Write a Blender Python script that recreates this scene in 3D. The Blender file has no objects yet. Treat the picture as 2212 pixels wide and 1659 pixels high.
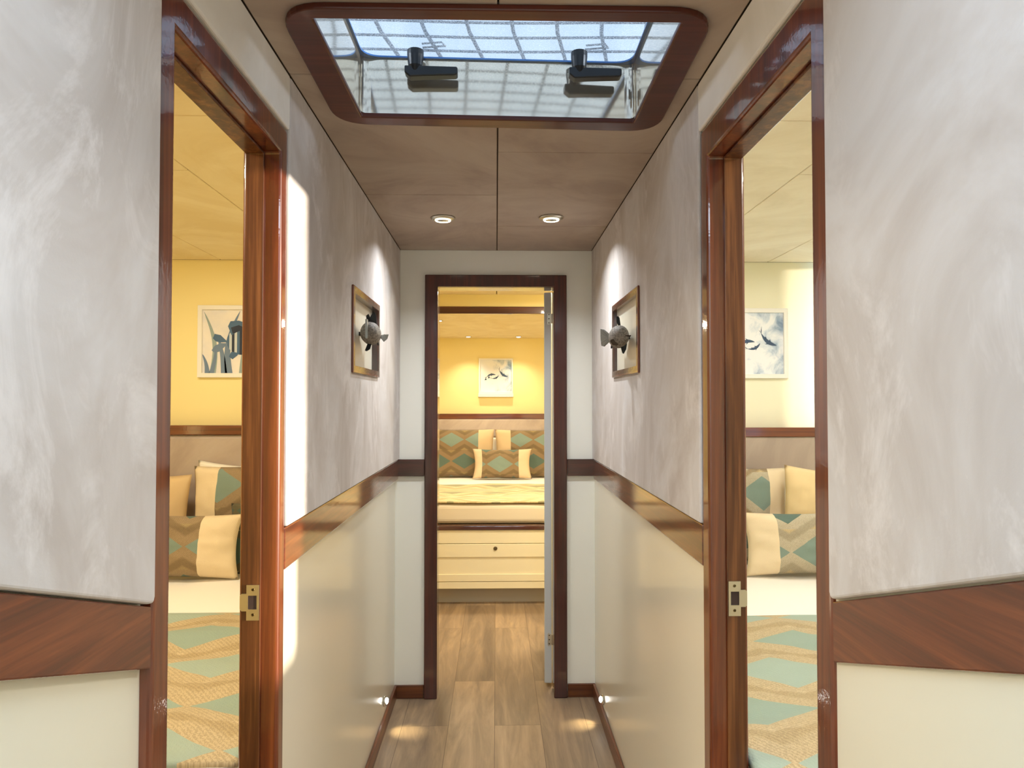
import bpy, bmesh, math, random
from mathutils import Vector, Matrix, noise
S = bpy.context.scene
C = S.collection
PI = math.pi

# ------------------------------------------------------------------ camera
F, W = 1534.0, 2212.0
cam_d = bpy.data.cameras.new('camera')
cam_d.sensor_fit = 'HORIZONTAL'
cam_d.sensor_width = 36.0
cam_d.lens = 36.0 * F / W
cam_d.clip_start = 0.02
cam = bpy.data.objects.new('camera', cam_d)
C.objects.link(cam)
cam.location = (0, 0, 1.3)
yaw, pit = math.atan(34 / F), math.atan(36.5 / math.hypot(F, 34))
cam.rotation_euler = (PI / 2 + pit, 0, -yaw)
S.camera = cam

# ------------------------------------------------------------------ colour management, world, lights
S.view_settings.view_transform = 'Standard'
S.view_settings.look = 'None'
S.view_settings.gamma = 1
S.view_settings.use_curve_mapping = False
S.view_settings.exposure = 0.5
S.cycles.use_denoising = True
S.cycles.max_bounces = 10
S.cycles.diffuse_bounces = 6
S.cycles.transparent_max_bounces = 8
S.cycles.sample_clamp_indirect = 6
S.cycles.caustics_reflective = False
S.cycles.caustics_refractive = False

wd = bpy.data.worlds.new('sky')
S.world = wd
wd.use_nodes = True
bg = wd.node_tree.nodes['Background']
bg.inputs[0].default_value = (0.70, 0.84, 1.0, 1)
bg.inputs[1].default_value = 1.15

def lamp(name, kind, loc, energy, col, aim=None, **kw):
    d = bpy.data.lights.new(name, kind)
    d.energy = energy
    d.color = col
    for k, v in kw.items():
        setattr(d, k, v)
    o = bpy.data.objects.new(name, d)
    C.objects.link(o)
    o.location = loc
    if aim is not None:
        o.rotation_euler = (Vector(aim) - Vector(loc)).to_track_quat('-Z', 'Y').to_euler()
    return o

WARM = (1.0, 0.90, 0.70)
COOL = (0.84, 0.92, 1.0)
# low sun through the starboard cabin window and doorway
sun = lamp('sun', 'SUN', (6, -1, 3), 6.5, (1.0, 0.88, 0.72), angle=math.radians(1.2))
sun.rotation_euler = Vector((-0.98, 0.215, -0.035)).to_track_quat('-Z', 'Y').to_euler()
# daylight that comes down the companionway behind the camera
lamp('companionway_daylight', 'AREA', (0, -0.25, 2.25), 22, (0.70, 0.85, 1.0), aim=(0, -0.1, 0.6), shape='RECTANGLE', size=0.8, size_y=1.3)
# added area lamps outside, either side of the roof hatch, to brighten the upper walls
for sx in (-1, 1):
    lamp('hatch_fill_' + ('port' if sx < 0 else 'starboard'), 'AREA', (sx * 2.7, 1.25, 2.78), 70, (0.94, 0.96, 1.0), aim=(0, 1.42, 2.06), shape='RECTANGLE', size=0.9, size_y=0.6)
# ceiling lamps of the cabins
lamp('port_cabin_lamp', 'AREA', (-1.05, 1.2, 1.93), 11, WARM, aim=(-1.05, 1.2, 0), shape='DISK', size=0.3)
lamp('port_cabin_lamp_aft', 'AREA', (-1.3, 2.5, 1.93), 5.5, WARM, aim=(-1.3, 2.7, 0), shape='DISK', size=0.25)
lamp('starboard_cabin_lamp', 'AREA', (1.05, 1.2, 1.93), 10, (1.0, 0.95, 0.87), aim=(1.05, 1.2, 0), shape='DISK', size=0.3)
lamp('starboard_cabin_lamp_aft', 'AREA', (1.25, 2.6, 1.93), 5.5, (1.0, 0.95, 0.87), aim=(1.25, 2.6, 0), shape='DISK', size=0.25)
lamp('starboard_band_fill', 'AREA', (2.9, 3.0, 1.55), 26, (0.20, 0.56, 1.0), aim=(1.5, 3.37, 1.5), shape='RECTANGLE', size=0.10, size_y=0.9, spread=math.radians(80))  # added blue strip lamp outside the slit, casts the cool band on the wall
lamp('master_lamp', 'AREA', (0.45, 3.85, 1.93), 20, (1.0, 0.89, 0.66), aim=(0.45, 3.85, 0), shape='DISK', size=0.25)
lamp('master_lamp_port', 'AREA', (-0.6, 5.0, 1.84), 7.5, WARM, aim=(-0.6, 5.0, 0), shape='DISK', size=0.2)
lamp('master_lamp_starboard', 'AREA', (0.6, 5.0, 1.84), 7.5, WARM, aim=(0.6, 5.0, 0), shape='DISK', size=0.2)
for sx in (-0.245, 0.195):
    lamp('reading_spot', 'SPOT', (sx, 6.17, 1.855), 11, (1.0, 0.92, 0.66), aim=(sx, 6.24, 0.9), spot_size=math.radians(95), spot_blend=0.9, shadow_soft_size=0.02)

# ------------------------------------------------------------------ node helpers
def srgb(r, g, b):
    f = lambda c: (c / 255) / 12.92 if c / 255 <= 0.04045 else ((c / 255 + 0.055) / 1.055) ** 2.4
    return (f(r), f(g), f(b), 1)

class M:
    def __init__(s, name):
        s.m = bpy.data.materials.new(name)
        s.m.use_nodes = True
        s.t = s.m.node_tree
        s.p = s.t.nodes['Principled BSDF']
        s._pos = None
    def n(s, typ, **kw):
        nd = s.t.nodes.new(typ)
        for k, v in kw.items():
            setattr(nd, k, v)
        return nd
    def set(s, sock, v):
        if hasattr(v, 'is_output') or isinstance(v, bpy.types.NodeSocket):
            s.t.links.new(v, sock)
        else:
            sock.default_value = v
    def pos(s):
        if s._pos is None:
            s._pos = s.n('ShaderNodeNewGeometry').outputs['Position']
        return s._pos
    def uv(s):
        return s.n('ShaderNodeTexCoord').outputs['UV']
    def mapv(s, v, scale=(1, 1, 1), loc=(0, 0, 0), rot=(0, 0, 0)):
        k = s.n('ShaderNodeMapping')
        s.set(k.inputs[0], v)
        k.inputs['Scale'].default_value = scale
        k.inputs['Location'].default_value = loc
        k.inputs['Rotation'].default_value = rot
        return k.outputs[0]
    def math(s, op, a, b=0.0, c=0.0):
        k = s.n('ShaderNodeMath', operation=op)
        s.set(k.inputs[0], a); s.set(k.inputs[1], b)
        if op in ('MULTIPLY_ADD', 'COMPARE'):
            s.set(k.inputs[2], c)
        return k.outputs[0]
    def noise(s, v, scale, detail=3, rough=0.5, dist=0.0):
        k = s.n('ShaderNodeTexNoise')
        s.set(k.inputs['Vector'], v)
        k.inputs['Scale'].default_value = scale
        k.inputs['Detail'].default_value = detail
        k.inputs['Roughness'].default_value = rough
        k.inputs['Distortion'].default_value = dist
        return k.outputs[0]
    def ramp(s, f, stops):
        k = s.n('ShaderNodeValToRGB')
        s.set(k.inputs[0], f)
        e = k.color_ramp.elements
        while len(e) < len(stops):
            e.new(0.5)
        for el, (p, c) in zip(e, stops):
            el.position = p
            el.color = c if len(c) == 4 else (*c, 1)
        return k.outputs[0]
    def mix(s, f, a, b, bt='MIX'):
        k = s.n('ShaderNodeMix', data_type='RGBA', blend_type=bt)
        s.set(k.inputs[0], f); s.set(k.inputs[6], a); s.set(k.inputs[7], b)
        return k.outputs[2]
    def sep(s, v):
        k = s.n('ShaderNodeSeparateXYZ'); s.set(k.inputs[0], v)
        return k.outputs
    def bump(s, h, strength=0.2, dist=0.002):
        k = s.n('ShaderNodeBump')
        k.inputs['Strength'].default_value = strength
        k.inputs['Distance'].default_value = dist
        s.set(k.inputs['Height'], h)
        s.t.links.new(k.outputs[0], s.p.inputs['Normal'])
        return k.outputs[0]
    def base(s, c=None, rough=0.5, metal=0.0, spec=0.5, coat=0.0, coat_rough=0.05, sheen=0.0):
        if c is not None:
            s.set(s.p.inputs['Base Color'], c)
        s.set(s.p.inputs['Roughness'], rough)
        s.p.inputs['Metallic'].default_value = metal
        s.p.inputs['Specular IOR Level'].default_value = spec
        s.p.inputs['Coat Weight'].default_value = coat
        s.p.inputs['Coat Roughness'].default_value = coat_rough
        s.p.inputs['Coat IOR'].default_value = 1.62 if coat >= 1 else 1.5
        s.p.inputs['Sheen Weight'].default_value = sheen
        return s.m

def plain(name, col, rough=0.5, metal=0.0, spec=0.5, coat=0.0, bump=None):
    m = M(name)
    if bump:
        m.bump(m.noise(m.pos(), bump[0], 3), bump[1], 0.001)
    return m.base(col, rough, metal, spec, coat)

def wood(name, axis, dark=(66, 22, 8), mid=(102, 42, 17), light=(138, 70, 33), coat=1.0):
    m = M(name)
    st = {'x': (1.2, 22, 22), 'y': (22, 1.2, 22), 'z': (22, 22, 1.2)}[axis]
    v = m.mapv(m.pos(), st)
    g1 = m.noise(v, 1.0, 5, 0.6, 1.2)
    st2 = tuple(6 * a if a > 5 else a * 3 for a in st)
    g2 = m.noise(m.mapv(m.pos(), st2), 1.0, 3, 0.6)
    f = m.math('MULTIPLY_ADD', g2, 0.35, m.math('MULTIPLY', g1, 0.75))
    c = m.ramp(f, [(0.36, srgb(*dark)), (0.55, srgb(*mid)), (0.75, srgb(*light))])
    peel = m.noise(m.pos(), 160, 2)
    b = m.n('ShaderNodeBump')
    b.inputs['Strength'].default_value = 0.10
    b.inputs['Distance'].default_value = 0.001
    m.set(b.inputs['Height'], m.math('ADD', peel, m.math('MULTIPLY', g2, 0.8)))
    m.t.links.new(b.outputs[0], m.p.inputs['Coat Normal'])
    return m.base(c, 0.38, 0, 0.35, coat, 0.045)

WZ, WY, WX = wood('mahogany_upright', 'z'), wood('mahogany_along', 'y'), wood('mahogany_across', 'x')
DK = dict(dark=(42, 9, 6), mid=(66, 20, 12), light=(90, 35, 20))
WZD, WXD = wood('mahogany_dark_upright', 'z', **DK), wood('mahogany_dark_across', 'x', **DK)
BS = dict(dark=(70, 34, 14), mid=(104, 56, 26), light=(130, 74, 38), coat=0.3)
WYB, WXB = wood('baseboard_along', 'y', **BS), wood('baseboard_across', 'x', **BS)
WZJ = wood('mahogany_jamb', 'z', dark=(52, 24, 10), mid=(92, 52, 26), light=(140, 90, 50), coat=0.35)
HW = wood('mahogany_hatch', 'x', dark=(60, 20, 12), mid=(80, 33, 20), light=(100, 46, 30), coat=0.15)

def suede(name, c1, c2, c3, streak=True):
    m = M(name)
    p = m.pos()
    big = m.noise(m.mapv(p, (1, 1, 0.75)), 2.6, 5, 0.62, 1.6)
    st = m.noise(m.mapv(p, (1.8, 1.8, 1.0), rot=(0.35, 0, 0)), 2.6, 6, 0.72, 1.4)
    c = m.ramp(big, [(0.36, srgb(*c1)), (0.5, srgb(*c2)), (0.66, srgb(*c3))])
    if streak:
        f = m.ramp(st, [(0.52, (0, 0, 0)), (0.66, (1, 1, 1))])
        c = m.mix(m.math('MULTIPLY', f, 0.55), c, srgb(*[min(255, int(q * 1.09)) for q in c3]))
    m.bump(m.noise(p, 260, 2), 0.12, 0.001)
    return m.base(c, 0.92, 0, 0.2, 0, sheen=0.15)

SUEDE = suede('brushed_suede_wall', (190, 180, 173), (202, 194, 189), (213, 208, 206))
SUEDE_C = suede('brushed_suede_ceiling', (168, 150, 136), (179, 162, 147), (188, 173, 158), False)
VALANCE = suede('pale_vinyl', (226, 219, 208), (232, 226, 217), (238, 233, 226), False)
VINYL_C = suede('vinyl_ceiling_warm_tint', (228, 211, 172), (234, 219, 184), (240, 227, 196), False)  # warm lamp light put into the vinyl colour
VINYL_S = suede('pale_vinyl_ceiling', (226, 214, 190), (233, 222, 200), (239, 230, 210), False)  # same vinyl, paler copy for the neutrally lit starboard cabin
HEADB = suede('taupe_headboard_fabric', (172, 156, 145), (182, 166, 154), (190, 176, 164), False)
GAP = plain('dark_gap', srgb(96, 78, 64), 0.9)

CREAM = plain('gloss_cream_panel', srgb(238, 233, 214), 0.22, 0, 0.35, 0.25)
CABW2 = plain('pale_cream_cabin_wall', srgb(240, 236, 212), 0.45, 0, 0.3)
WHITE = plain('satin_white_wall', srgb(242, 241, 232), 0.32, 0, 0.35)
CABW = plain('cabin_wall_warm_tint', srgb(246, 230, 168), 0.45, 0, 0.3)  # cream paint yellowed to carry the warm lamp light
DRAW = plain('painted_drawer', srgb(236, 228, 202), 0.3, 0, 0.4)
DOORW = plain('door_paint', srgb(214, 216, 212), 0.35)
GREYK = plain('grey_plinth', srgb(170, 166, 160), 0.5)
CHROME = plain('chrome', srgb(225, 225, 220), 0.12, 1.0)
STEEL = plain('brushed_steel', srgb(205, 200, 185), 0.32, 1.0)
BLACKP = plain('black_plastic', srgb(14, 15, 18), 0.28)
NICKEL = plain('aged_brass', srgb(120, 105, 80), 0.3, 1.0)
HOLE = plain('hole_dark', srgb(60, 42, 34), 0.7)
BLUEG = plain('sky_tinted_seal', srgb(70, 120, 190), 0.2)  # sky light put into the colour of a dark seal
PICF = plain('white_picture_frame', srgb(240, 238, 234), 0.35)
SHEET = plain('white_sheet', srgb(244, 240, 234), 0.85, 0, 0.2, bump=(700, 0.15))
MATT = plain('beige_mattress_cover', srgb(226, 214, 194), 0.85, 0, 0.2, bump=(300, 0.2))

def emis(name, col, st):
    m = M(name)
    m.p.inputs['Emission Color'].default_value = col
    m.p.inputs['Emission Strength'].default_value = st
    return m.base(col, 0.4)
GLOW = emis('lamp_glow', (1, 0.96, 0.88, 1), 9)
GLOWW = emis('lamp_glow_warm', (1, 0.92, 0.7, 1), 3.5)
LENS = plain('lamp_lens', srgb(200, 195, 180), 0.15, 0.6)

# floor planks
def floor_mat():
    m = M('vinyl_plank_floor')
    x, y, z = m.sep(m.pos())
    cmb = m.n('ShaderNodeCombineXYZ')
    m.set(cmb.inputs[0], m.math('ADD', y, 0.33)); m.set(cmb.inputs[1], m.math('ADD', x, 0.185 * 20 + 0.006))
    b = m.n('ShaderNodeTexBrick')
    m.set(b.inputs['Vector'], cmb.outputs[0])
    b.offset = 0.37; b.offset_frequency = 2; b.squash = 1
    b.inputs['Color1'].default_value = (0, 0, 0, 1); b.inputs['Color2'].default_value = (1, 1, 1, 1)
    b.inputs['Mortar'].default_value = (0.5, 0.5, 0.5, 1)
    b.inputs['Scale'].default_value = 1.0
    b.inputs['Mortar Size'].default_value = 0.0010
    b.inputs['Brick Width'].default_value = 1.22
    b.inputs['Row Height'].default_value = 0.185
    rnd = m.sep(b.outputs['Color'])[0]
    off = m.n('ShaderNodeCombineXYZ')
    m.set(off.inputs[0], m.math('MULTIPLY', rnd, 9)); m.set(off.inputs[1], m.math('MULTIPLY', rnd, 5)); m.set(off.inputs[2], 0)
    va = m.n('ShaderNodeVectorMath', operation='ADD')
    m.set(va.inputs[0], m.mapv(m.pos(), (9, 1.1, 1))); m.set(va.inputs[1], off.outputs[0])
    g = m.noise(va.outputs[0], 1.3, 6, 0.62, 1.2)
    g2 = m.noise(m.mapv(m.pos(), (60, 5, 1)), 1.5, 4, 0.6, 1.0)
    f = m.math('ADD', m.math('MULTIPLY', g, 0.7), m.math('ADD', m.math('MULTIPLY', g2, 0.18), m.math('MULTIPLY', rnd, 0.16)))
    c = m.ramp(f, [(0.34, srgb(116, 98, 80)), (0.5, srgb(146, 124, 100)), (0.62, srgb(170, 144, 114)), (0.75, srgb(188, 160, 128))])
    c = m.mix(b.outputs['Fac'], c, srgb(100, 80, 62))
    m.bump(m.math('ADD', g2, m.math('MULTIPLY', b.outputs['Fac'], -2.0)), 0.18, 0.001)
    return m.base(c, m.math('MULTIPLY_ADD', g2, 0.25, 0.26), 0, 0.45)
FLOOR = floor_mat()

# polished well of the hatch
def well_mat():
    m = M('polished_hatch_well')
    return m.base(srgb(236, 224, 204), 0.08, 0.85, 0.5)
WELL = well_mat()

def pane_mat():
    m = M('frosted_acrylic')
    t, out = m.t, m.t.nodes['Material Output']
    tr = m.n('ShaderNodeBsdfTransparent'); tr.inputs[0].default_value = (0.74, 0.78, 0.82, 1)
    tl = m.n('ShaderNodeBsdfTranslucent'); tl.inputs[0].default_value = (0.85, 0.92, 1.0, 1)
    gl = m.n('ShaderNodeBsdfGlossy'); gl.inputs['Roughness'].default_value = 0.12
    spk = m.noise(m.pos(), 330, 2)
    f = m.ramp(spk, [(0.42, (0.10, 0.10, 0.10)), (0.62, (0.30, 0.30, 0.30)), (0.72, (0.5, 0.5, 0.5))])
    m1 = m.n('ShaderNodeMixShader'); m.set(m1.inputs[0], f)
    t.links.new(tr.outputs[0], m1.inputs[1]); t.links.new(tl.outputs[0], m1.inputs[2])
    m2 = m.n('ShaderNodeMixShader'); m2.inputs[0].default_value = 0.06
    t.links.new(m1.outputs[0], m2.inputs[1]); t.links.new(gl.outputs[0], m2.inputs[2])
    t.links.new(m2.outputs[0], out.inputs[0])
    return m.m
PANE = pane_mat()

# woven diamond-and-chevron textile; coordinates in metres from UV
def diamond(name, P=0.24, Sx=0.165, hh=0.068, ox=0.0, oy=0.0, lo=None, hi=None, plain_col=(232, 212, 178),
            teal1=(142, 168, 156), teal2=(108, 138, 126), tan=(184, 162, 130), brown=(162, 141, 110), knit=85, pale=(206, 184, 142)):
    m = M(name)
    x, y, z = m.sep(m.uv())
    v = m.math('DIVIDE', m.math('ADD', y, oy + 20 * Sx), Sx)
    k = m.math('ROUND', v)
    dv = m.math('ABSOLUTE', m.math('MULTIPLY', m.math('SUBTRACT', v, k), Sx / hh))
    par = m.math('FLOORED_MODULO', k, 2.0)
    u = m.math('ADD', m.math('DIVIDE', m.math('ADD', x, ox + 20 * P), P), m.math('MULTIPLY', par, 0.5))
    fr = m.math('FRACT', u)
    tri = m.math('SUBTRACT', 1.0, m.math('MULTIPLY', m.math('ABSOLUTE', m.math('SUBTRACT', fr, 0.5)), 2.08))
    c = m.math('SUBTRACT', dv, tri)
    inside = m.math('LESS_THAN', c, 0.0)
    band = m.ramp(m.math('MULTIPLY', c, 0.5), [(0.0, srgb(*tan)), (0.27, srgb(*tan)), (0.34, srgb(*brown)), (0.52, srgb(*brown)), (0.6, srgb(*pale)), (0.9, srgb(*tan))])
    tl = m.mix(par, srgb(*teal1), srgb(*teal2))
    col = m.mix(inside, band, tl)
    cloth = 1.0
    if lo is not None:
        a = m.math('LESS_THAN', x, lo); cloth = m.math('SUBTRACT', cloth, a); col = m.mix(a, col, srgb(*plain_col))
    if hi is not None:
        a = m.math('GREATER_THAN', x, hi); cloth = m.math('SUBTRACT', cloth, a); col = m.mix(a, col, srgb(*plain_col))
    w = m.n('ShaderNodeTexWave', wave_type='BANDS', bands_direction='DIAGONAL')
    m.set(w.inputs[0], m.uv()); w.inputs['Scale'].default_value = knit
    w.inputs['Distortion'].default_value = 7; w.inputs['Detail'].default_value = 2; w.inputs['Detail Scale'].default_value = 4.0
    col = m.mix(m.math('MULTIPLY', m.math('MULTIPLY', w.outputs[1], m.math('MULTIPLY', m.math('SUBTRACT', 1.0, inside), cloth)), 0.34), col, srgb(96, 78, 56))
    m.bump(w.outputs[1], 0.35, 0.002)
    return m.base(col, 0.88, 0, 0.2, sheen=0.1)

# ------------------------------------------------------------------ geometry helpers
class G:
    def __init__(s):
        s.b = bmesh.new()
        s.mi = 0
    def face(s, vs):
        try:
            f = s.b.faces.new(vs); f.material_index = s.mi
            return f
        except ValueError:
            return None
    def box(s, x0, x1, y0, y1, z0, z1):
        v = [s.b.verts.new(p) for p in ((x0, y0, z0), (x1, y0, z0), (x1, y1, z0), (x0, y1, z0), (x0, y0, z1), (x1, y0, z1), (x1, y1, z1), (x0, y1, z1))]
        for q in ((3, 2, 1, 0), (4, 5, 6, 7), (0, 1, 5, 4), (1, 2, 6, 5), (2, 3, 7, 6), (3, 0, 4, 7)):
            s.face([v[i] for i in q])
        return s
    def prism(s, axis, pts, a0, a1):
        # pts: polygon in the plane perpendicular to axis (x: (y,z), y: (x,z), z: (x,y))
        def P(p, a):
            return {'x': (a, p[0], p[1]), 'y': (p[0], a, p[1]), 'z': (p[0], p[1], a)}[axis]
        A = [s.b.verts.new(P(p, a0)) for p in pts]
        B = [s.b.verts.new(P(p, a1)) for p in pts]
        s.face(A); s.face(B[::-1])
        n = len(pts)
        for i in range(n):
            s.face([A[i], B[i], B[(i + 1) % n], A[(i + 1) % n]])
        return s
    def ring(s, axis, outer, inner, a0, a1):
        def P(p, a):
            return {'x': (a, p[0], p[1]), 'y': (p[0], a, p[1]), 'z': (p[0], p[1], a)}[axis]
        n = len(outer)
        V = [[s.b.verts.new(P(p, a)) for p in L] for L in (outer, inner) for a in (a0, a1)]
        o0, o1, i0, i1 = V
        for i in range(n):
            j = (i + 1) % n
            s.face([o0[i], o0[j], i0[j], i0[i]]); s.face([o1[i], i1[i], i1[j], o1[j]])
            s.face([o0[i], o1[i], o1[j], o0[j]]); s.face([i0[i], i0[j], i1[j], i1[i]])
        return s
    def lathe(s, c, axis, prof, seg=32):
        # prof: (r, h) along axis direction
        ax = Vector(axis).normalized()
        t = ax.orthogonal().normalized(); q = ax.cross(t)
        rows = []
        for r, h in prof:
            rows.append([s.b.verts.new(Vector(c) + ax * h + (t * math.cos(a) + q * math.sin(a)) * max(r, 1e-5)) for a in [2 * PI * i / seg for i in range(seg)]])
        for a, b in zip(rows, rows[1:]):
            for i in range(seg):
                s.face([a[i], a[(i + 1) % seg], b[(i + 1) % seg], b[i]])
        s.face(rows[0][::-1]); s.face(rows[-1])
        return s
    def tube(s, pts, r, seg=10, r2=None):
        rows = []
        n = len(pts)
        for i, p in enumerate(pts):
            p = Vector(p)
            d = (Vector(pts[min(i + 1, n - 1)]) - Vector(pts[max(i - 1, 0)])).normalized()
            t = d.cross(Vector((0.13, 0.27, 0.95))).normalized(); q = d.cross(t)
            rr = r if r2 is None else r + (r2 - r) * i / (n - 1)
            rows.append([s.b.verts.new(p + (t * math.cos(a) + q * math.sin(a)) * rr) for a in [2 * PI * k / seg for k in range(seg)]])
        for a, b in zip(rows, rows[1:]):
            for i in range(seg):
                s.face([a[i], a[(i + 1) % seg], b[(i + 1) % seg], b[i]])
        s.face(rows[0][::-1]); s.face(rows[-1])
        return s
    def loft(s, rings):
        rows = [[s.b.verts.new(p) for p in r] for r in rings]
        for a, b in zip(rows, rows[1:]):
            n = len(a)
            for i in range(n):
                s.face([a[i], a[(i + 1) % n], b[(i + 1) % n], b[i]])
        s.face(rows[0][::-1]); s.face(rows[-1])
        return s
    def sheet(s, rows):
        R = [[s.b.verts.new(p) for p in r] for r in rows]
        for a, b in zip(R, R[1:]):
            for i in range(len(a) - 1):
                s.face([a[i], a[i + 1], b[i + 1], b[i]])
        return s

def rrect(x0, x1, y0, y1, r, n=6):
    pts = []
    for cx, cy, a0 in ((x1 - r, y1 - r, 0), (x0 + r, y1 - r, 90), (x0 + r, y0 + r, 180), (x1 - r, y0 + r, 270)):
        for i in range(n + 1):
            a = math.radians(a0 + 90 * i / n)
            pts.append((cx + r * math.cos(a), cy + r * math.sin(a)))
    return pts

def wloc(o):
    v = Vector((0, 0, 0))
    while o is not None:
        v += o.location; o = o.parent
    return v

def tag(o, label=None, cat=None, group=None, kind=None):
    if label: o['label'] = label
    if cat: o['category'] = cat
    if group: o['group'] = group
    if kind: o['kind'] = kind
    return o

def make(name, g, mat, parent=None, bevel=0, smooth=False, label=None, cat=None, group=None, kind=None, seg=2, subsurf=0, angle=35):
    bmesh.ops.recalc_face_normals(g.b, faces=g.b.faces[:])
    if parent is not None:
        off = wloc(parent)
    else:
        xs = [v.co for v in g.b.verts]
        off = Vector(((min(p.x for p in xs) + max(p.x for p in xs)) / 2, (min(p.y for p in xs) + max(p.y for p in xs)) / 2, min(p.z for p in xs)))
    for v in g.b.verts:
        v.co -= off
    me = bpy.data.meshes.new(name)
    g.b.to_mesh(me); g.b.free()
    for mm in (mat if isinstance(mat, (list, tuple)) else [mat]):
        me.materials.append(mm)
    o = bpy.data.objects.new(name, me)
    C.objects.link(o)
    if parent is not None:
        o.parent = parent
    else:
        o.location = off
    if smooth:
        for p in me.polygons:
            p.use_smooth = True
    if bevel:
        b = o.modifiers.new('bevel', 'BEVEL'); b.width = bevel; b.segments = seg; b.limit_method = 'ANGLE'; b.angle_limit = math.radians(angle)
        b.harden_normals = False
    if subsurf:
        q = o.modifiers.new('sub', 'SUBSURF'); q.levels = subsurf; q.render_levels = subsurf
    return tag(o, label, cat, group, kind)

def root(name, loc, label=None, cat=None, group=None, kind=None):
    o = bpy.data.objects.new(name, None)
    o.empty_display_size = 0.05
    C.objects.link(o)
    o.location = loc
    return tag(o, label, cat, group, kind)

ST = 'structure'

# ------------------------------------------------------------------ the shell
XL, XR = -0.445, 0.436          # lower wall faces
TH = 0.065                      # corridor bulkhead thickness
make('floor', G().box(-2.1, 2.1, -1.36, 6.5, -0.06, 0.0), FLOOR, kind=ST)

DOORS = {-1: (0.905, 0.953, 1.424, 1.462), 1: (0.908, 0.956, 1.432, 1.478)}
for sd, nm in ((-1, 'left'), (1, 'right')):
    x0 = XL if sd < 0 else XR
    x1 = x0 + sd * TH
    a, b = sorted((x0, x1))
    n0, n1, f0, f1 = DOORS[sd]
    ztop = 1.855 if sd < 0 else 1.865
    # bulkhead with the doorway left open
    wl = make('wall_' + nm, G().prism('x', [(-1.3, 0), (n0 + 0.001, 0), (n0 + 0.001, ztop), (f1 - 0.001, ztop), (f1 - 0.001, 0), (3.1495, 0), (3.1495, 1.97), (-1.3, 1.97)], a, b), CREAM, kind=ST)
    fx = sd * 0.425
    # padded upper panels
    def pan(y0, y1, z0, z1, mat, hole=None, bw=0.005, nm2='padded_panel', lab=None):
        g = G()
        p0, p1 = sorted((x0 - sd * 0.0006, fx))
        if hole:
            h0, h1, k0, k1 = hole
            g.ring('x', [(y0, z0), (y1, z0), (y1, z1), (y0, z1)], [(h0, k0), (h1, k0), (h1, k1), (h0, k1)], p0, p1)
        else:
            g.box(p0, p1, y0, y1, z0, z1)
        o = make(nm2, g, mat, wl, bevel=bw, seg=3)
        if lab: o['label'] = lab
        return o
    pan(f1 + 0.001, 3.148, 1.044, 1.9698, SUEDE, hole=(2.098, 2.552, 1.390, 1.636), lab='grey beige brushed suede panel with niche cut-out')
    pan(-0.7, f1 - 0.001, ztop + 0.002, 1.9698, VALANCE, lab='pale padded strip above the door casing')
    g = G()
    p0, p1 = sorted((x0 - sd * 0.0006, fx))
    zc = 1.044
    pts = [(-0.7, zc + 0.335 * 1.6), (n0 - 0.016, zc + 0.006), (n0 - 0.006, zc + 0.004), (n0 - 0.002, zc + 0.012), (n0 - 0.002, 1.966), (-0.7, 1.966)]
    # the near suede panel sits below the same ceiling line; its top meets the valance
    pts[-2] = (n0 - 0.002, ztop); pts[-1] = (-0.7, ztop)
    make('padded_panel', g.prism('x', pts, p0, p1), SUEDE, wl, bevel=0.004, seg=3, label='large grey suede panel nearest the camera')
    # mahogany chair rail, level along the corridor
    p0, p1 = sorted((x0 - sd * 0.0006, sd * 0.430))
    tr = make('trim_%d' % (1 if sd < 0 else 2), G().box(p0, p1, f1 + 0.001, 3.1345, 0.956, 1.042), WY, bevel=0.003, kind=ST)
    # rising chair rail nearer than the door
    make('trim_%d' % (3 if sd < 0 else 4), G().prism('x', [(-0.7, 0.966 + 0.335 * 1.6), (n0 - 0.002, 0.966), (n0 - 0.002, 1.043), (-0.7, 1.043 + 0.335 * 1.6)], p0, p1), WY, bevel=0.002, kind=ST)
    # baseboards
    p0, p1 = sorted((x0 - sd * 0.0006, x0 - sd * 0.011))
    make('baseboard_' + nm, G().box(p0, p1, f1 + 0.001, 3.1385, 0.0005, 0.058), WYB, bevel=0.002, kind=ST)

    # doorway casing
    dr = root('door_%d' % (1 if sd < 0 else 2), ((x0 + x1) / 2, (n0 + f1) / 2, 0), kind=ST)
    g = G()
    q0, q1 = sorted((sd * 0.430, sd * 0.508))
    g.prism('x', [(n0, 0.0005), (n1, 0.0005), (n1, 1.80), (f0, 1.80), (f0, 0.0005), (f1, 0.0005), (f1, ztop), (n0, ztop)], q0, q1)
    # rebate step
    make('casing', g, WZ, dr, bevel=0.006, seg=3)
    g = G()
    s0, s1 = sorted((sd * 0.464, sd * 0.5015))
    g.prism('x', [(n1 + 0.0005, 0.0006), (n1 + 0.006, 0.0006), (n1 + 0.006, 1.794), (f0 - 0.006, 1.794), (f0 - 0.006, 0.0006), (f0 - 0.0005, 0.0006), (f0 - 0.0005, 1.7995), (n1 + 0.0005, 1.7995)], s0, s1)
    make('door_stop', g, WZJ, dr, bevel=0.0015)
    # strike plate
    g = G()
    yf = f0 - 0.0075
    xs = lambda v: sd * v
    out = [(xs(.466), .869), (xs(.4905), .869), (xs(.4905), .887), (xs(.500), .887), (xs(.5035), .891), (xs(.5035), .917), (xs(.500), .921), (xs(.4905), .921), (xs(.4905), .938), (xs(.466), .938)]
    inn = [(xs(.4705), .8905), (xs(.487), .8905), (xs(.4872), .8915), (xs(.4873), .8925), (xs(.4874), .894), (xs(.4874), .914), (xs(.4873), .916), (xs(.4872), .917), (xs(.487), .9175), (xs(.4705), .9175)]
    g.ring('y', out, inn, yf - 0.0012, yf + 0.0012)
    sp = make('strike_plate', g, STEEL, dr, label='brass coloured metal latch plate')
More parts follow.
